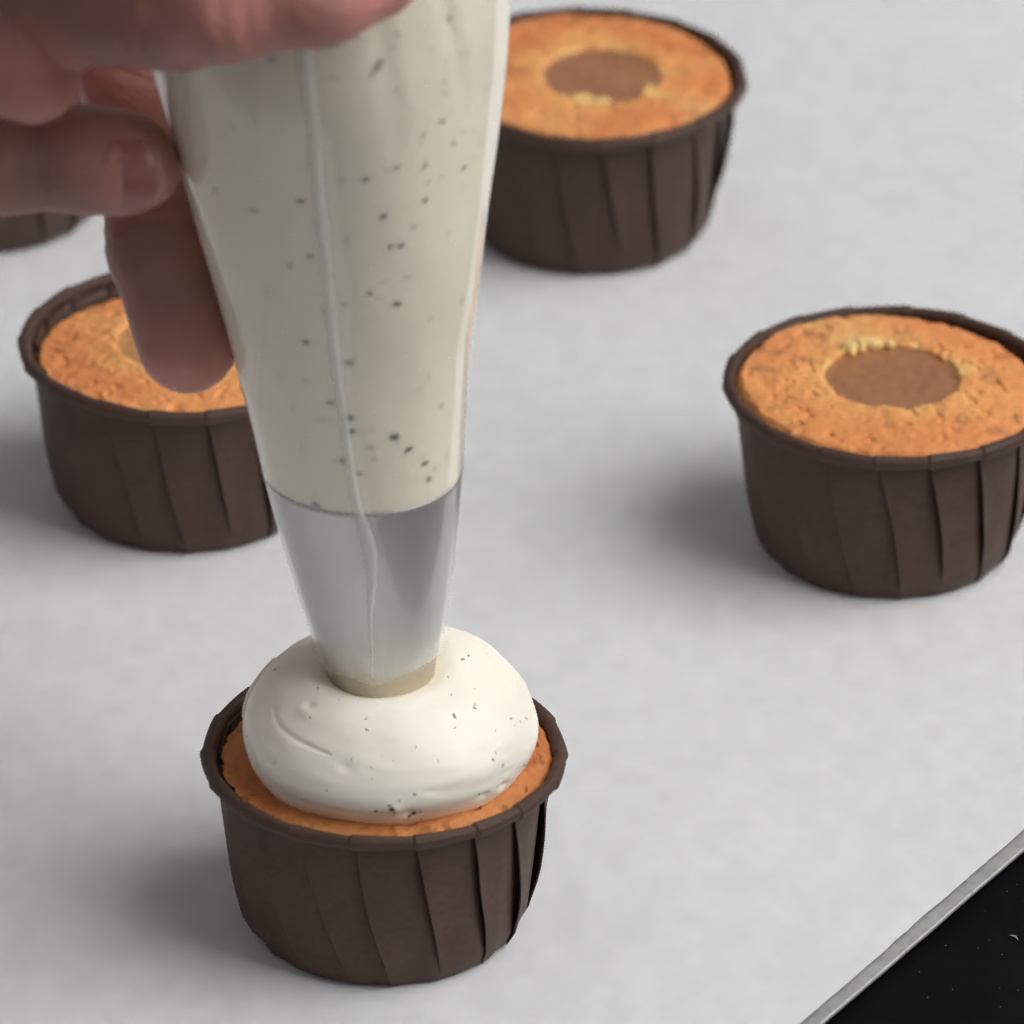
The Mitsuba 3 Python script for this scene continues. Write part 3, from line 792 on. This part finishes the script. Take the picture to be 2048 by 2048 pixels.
def hand(key, label, chains, palm, colour, nails=(), creases=(), rings=(), h=0.00095):
    """chains: list of (joints [(x,y,z,r)...]); palm: same, blended widely. One continuous skin."""
    allj = np.array([j for c in chains + palm for j in c], float)
    lo = (allj[:, :3] - allj[:, 3:]).min(0) - 0.006
    hi = (allj[:, :3] + allj[:, 3:]).max(0) + 0.006
    n = np.ceil((hi - lo) / h).astype(int) + 1

    def chain_d(P, c, k):
        d = None
        for a, b in zip(c[:-1], c[1:]):
            a, b = np.array(a), np.array(b)
            e = rounded_cones(P, a[:3], b[:3], a[3], b[3] + (1e-6 if a[3] == b[3] else 0))
            d = e if d is None else smin(d, e, k)
        return d

    def field(G):
        D = None
        for c in palm:
            e = chain_d(G, c, 0.006)
            D = e if D is None else smin(D, e, 0.010)
        Fg = None
        for c in chains:
            e = chain_d(G, c, 0.003)
            Fg = e if Fg is None else smin(Fg, e, 0.0028)
        return smin(D, Fg, 0.004)

    from scipy.ndimage import zoom
    n = ((n + 7) // 4) * 4 + 1
    axes = [lo[i] + h * np.arange(n[i]) for i in range(3)]
    coarse = np.stack(np.meshgrid(*[a[::4] for a in axes], indexing='ij'), -1)
    D = zoom(field(coarse.reshape(-1, 3)).reshape(coarse.shape[:3]), n / np.array(coarse.shape[:3]), order=1, grid_mode=False)
    near = np.abs(D) < 0.0034
    ix = np.stack(np.nonzero(near), -1)
    G = np.stack([axes[i][ix[:, i]] for i in range(3)], -1)
    E = field(G) + (meshkit.fbm(G * 90, 2, 3) - 0.5) * 0.0006
    for p0, p1, w, dep in creases:
        a, b = np.array(p0), np.array(p1)
        t = np.clip(((G - a) @ (b - a)) / ((b - a) @ (b - a)), 0, 1)
        dist = np.linalg.norm(G - a - t[:, None] * (b - a), axis=-1)
        E = E + dep * np.exp(-(dist / w) ** 2)
    for c, ax, rad, w, dep in rings:
        ax = np.array(ax, float); ax /= np.linalg.norm(ax)
        p = G - np.array(c)
        al = p @ ax
        wave = 0.0004 * np.sin(np.arctan2(p[:, 2], p[:, 1]) * 3 + rad * 5000)
        E = E + dep * np.exp(-((al + wave) ** 2 + (np.linalg.norm(p - al[:, None] * ax, axis=-1) - rad) ** 2) / w ** 2)
    D[near] = E
    V, Q = surface_nets(D, lo, h)
    import trimesh
    m = trimesh.Trimesh(V, np.vstack([Q[:, [0, 1, 2]], Q[:, [0, 2, 3]]]), process=False)
    trimesh.smoothing.filter_taubin(m, lamb=0.5, nu=0.52, iterations=8)
    V = np.array(m.vertices)
    scene[key] = mikit.ply((V, np.array(m.faces)), 'skin', smooth=True, color=np.clip(colour(V), 0, 1))
    labels[key] = {'label': label, 'category': 'hand', 'group': 'hands holding the piping bag'}
    for k, (tip, axis, nrm, ln, wd, rad) in enumerate(nails):
        axis = np.array(axis, float); axis /= np.linalg.norm(axis)
        nrm = np.array(nrm, float); nrm -= axis * (nrm @ axis); nrm /= np.linalg.norm(nrm)
        side = np.cross(axis, nrm)
        na_, nb = 22, 18
        u, v = np.meshgrid(np.linspace(-1, 1, na_), np.linspace(0, 1, nb), indexing='ij')
        half = wd / 2 * (1 - 0.45 * np.clip((v - 0.72) / 0.28, 0, 1) ** 2 - 0.30 * np.clip((0.25 - v) / 0.25, 0, 1) ** 2)
        xs = u * half
        ang = xs / rad
        back = 0.0016 * (u ** 2)
        along = (v - 1) * ln + back * (1 - v) - 0.0012 * u ** 2 * v
        drop = 0.0008 * (1 - np.clip(v / 0.12, 0, 1)) + 0.0022 * np.clip((v - .6) / .4, 0, 1) ** 2
        P = np.array(tip) + along[..., None] * axis + (np.sin(ang) * rad)[..., None] * side + ((np.cos(ang)) * rad - drop + 0.00035)[..., None] * nrm
        lun = np.exp(-(((v + 0.10 * u ** 2) / 0.13) ** 2))[..., None]
        free = sm(0.90, 0.95, v)[..., None]
        c = np.array([0.40, 0.165, 0.145]) * (1 - lun) + np.array([0.62, 0.45, 0.38]) * lun
        c = c * (1 - free) + np.array([0.48, 0.27, 0.22]) * free
        inner = P - 0.0005 * nrm
        loop = np.concatenate([P, inner[:, ::-1]], 1)
        cc = np.concatenate([c, c[:, ::-1]], 1)
        scene[key + '__fingernail' + (f'_{k:03d}' if k else '')] = mikit.ply((loop.reshape(-1, 3), grid_faces(na_, 2 * nb, wrap_v=True)), 'nail', smooth=True, color=cc.reshape(-1, 3))


SKIN, PINK = np.array([0.365, 0.185, 0.152]), np.array([0.64, 0.275, 0.240])


def skin_colour(pink_spots):
    def f(V):
        t = np.zeros(len(V))
        for c, r in pink_spots:
            t = np.maximum(t, np.exp(-(np.linalg.norm(V - np.array(c), axis=-1) / r) ** 2))
        mott = meshkit.fbm(V * 140, 3, 4)[:, None]
        base = SKIN * (1 - t[:, None]) + PINK * t[:, None]
        fine = meshkit.fbm(V * 420, 2, 9)[:, None]
        return base * (0.80 + 0.28 * mott + 0.12 * fine) * np.array([1, 1, 1]) + (mott - 0.5) * np.array([0.03, -0.02, -0.02])
    return f


def hands():
    # guiding hand: index down the side of the bag, thumb in front of it, the other fingers behind
    idx = [(-.0618, .056, .1675, .0091), (-.0476, .046, .1512, .0097), (-.0408, .030, .1394, .0095), (-.0381, .0095, .1276, .0091), (-.0334, .0015, .1124, .0086)]
    mid = [(-.0650, .068, .1593, .0091), (-.0545, .060, .1440, .0098), (-.0405, .046, .131, .0088), (-.0355, .030, .1218, .0084), (-.0318, .020, .1122, .008)]
    rin = [(-.0700, .078, .152, .009), (-.0469, .072, .1366, .009), (-.0366, .050, .1281, .0085), (-.0289, .040, .1178, .0079)]
    pin = [(-.0752, .084, .1453, .0082), (-.0507, .075, .1323, .008), (-.0383, .068, .1224, .0075), (-.0297, .060, .115, .0069)]
    thu = [(-.0914, -.018, .1552, .0111), (-.0764, -.014, .1514, .0094), (-.0582, -.010, .1521, .0081), (-.0494, -.011, .1532, .0084), (-.0428, -.012, .1530, .0078), (-.0398, -.0115, .1517, .0060)]
    palm = [[(-.2087, .060, .1208, .028), (-.1368, .040, .1298, .0229), (-.1135, .030, .1371, .0208)],
            [(-.1135, .030, .1371, .0181), (-.0895, .040, .160, .0135), (-.0618, .056, .1675, .0098)],
            [(-.1135, .033, .1371, .0181), (-.0900, .052, .153, .0130), (-.0650, .068, .1593, .0095)],
            [(-.1135, .040, .1371, .0165), (-.0700, .078, .152, .0095)], [(-.1135, .045, .1371, .0150), (-.0752, .084, .1453, .0088)],
            [(-.1135, .020, .1371, .0165), (-.1050, .000, .148, .0133), (-.0916, -.018, .1552, .0111)]]
    hand('hand', "person's lower hand, index finger pointing down the bag and thumb with nail in front", [idx, mid, rin, pin, thu], palm,
         skin_colour([((-.050, .036, .156), .020), ((-.0335, -.006, .110), .009), ((-.0425, -.018, .1536), .007)]),
         nails=[((-.0356, -.0119, .1524), (1, -.05, -.08), (-.05, -.97, .08), .0124, .0146, .0087)],
         rings=[((-.0384, .0105, .1290), (.0040, -.0145, -.0130), .0088, .0011, .0006), ((-.0377, .0085, .1268), (.0040, -.0130, -.0135), .0088, .0010, .0004), ((-.0391, .0130, .1310), (.0040, -.0165, -.0125), .0090, .0010, .0003),
                ((-.0600, -.010, .1521), (1, 0, .05), .0083, .0011, .0005), ((-.0578, -.010, .1521), (1, .05, .1), .0083, .0011, .0006), ((-.0556, -.010, .1523), (1, 0, .15), .0083, .0010, .0004)],
         creases=[((-.0560, .038, .1540), (-.0460, .034, .1560), .0008, .0009), ((-.0530, .034, .1500), (-.0400, .026, .1500), .0008, .0008), ((-.053, .040, .158), (-.043, .030, .149), .0007, .0006), ((-.050, .000, .1290), (-.029, .001, .1335), .0009, .0007), ((-.050, .001, .1270), (-.029, .001, .1315), .0008, .0004),
                  ((-.0440, -.007, .1190), (-.025, -.007, .1215), .0009, .0004), ((-.0612, -.0185, .1470), (-.0600, -.0185, .1560), .0009, .0005), ((-.0585, -.0185, .1465), (-.0580, -.0190, .1570), .0009, .0006), ((-.0565, -.0185, .1475), (-.0562, -.0190, .1560), .0008, .0004)])
    # squeezing hand: a fist round the top of the bag, nearest the camera
    def fing(dz, dx, s, tip=True):
        return [(-.0833 + dx, .000, .1891 + dz, .0109 * s), (-.0575 + dx, -.012, .1821 + dz, .0104 * s), (-.0329 + dx, -.036, .1928 + dz * .98, .0097 * s), (-.0241 + dx, -.0445, .1983 + dz * .96, .0094 * s),
                (-.0098 + dx, -.0455, .2012 + dz * .93, .0090 * s), (-.0015 + dx, -.0405, .2020 + dz * .93, .0083 * s)]
    f1, f2, f3 = fing(0, 0, 1), fing(.0185, .001, 1.03), fing(.037, -.002, 1.0)
    curl = [(-.0950, .008, .1785, .0106), (-.0745, -.016, .1778, .0102), (-.0570, -.022, .1738, .0080)]
    thumb = [(-.100, .002, .222, .0130), (-.078, -.036, .2235, .0112), (-.060, -.056, .2245, .0104), (-.040, -.0610, .2245, .0090)]
    palm = [[(-.250, .120, .300, .030), (-.165, .070, .248, .0245), (-.125, .045, .220, .021)],
            [(-.125, .040, .220, .0200), (-.0833, .000, .1891, .0115)], [(-.125, .042, .222, .020), (-.0830, .000, .2076, .0125)], [(-.125, .044, .226, .020), (-.0850, .000, .2261, .012)], [(-.125, .045, .232, .019), (-.084, .012, .242, .0115)],
            [(-.125, .036, .212, .0185), (-.0950, .010, .1800, .0105)], [(-.125, .045, .222, .019), (-.100, .002, .222, .0140)],
            [(-.0833, .004, .1911, .0110), (-.0850, .004, .2261, .0110)]]
    hand('hand_001', "person's blurred upper hand squeezing the bag at the very top of the picture", [f1, f2, f3, curl, thumb], palm,
         skin_colour([((-.020, -.052, .198), .022), ((-.002, -.046, .2), .016), ((-.0562, -.028, .1742), .010)]),
         rings=[((-.0225, -.0447, .1988), (.016, -.004, .004), .0094, .0012, .0005), ((-.0200, -.0449, .1993), (.016, -.002, .004), .0094, .0011, .0004), ((-.0340, -.0350, .1924), (.020, -.016, .007), .0098, .0013, .0005)],
         creases=[((-.0165, -.055, .192), (-.0175, -.055, .208), .0011, .0007), ((-.0140, -.055, .192), (-.0148, -.055, .208), .0009, .0004), ((-.0345, -.045, .186), (-.0365, -.045, .200), .0012, .0006)])


hands()
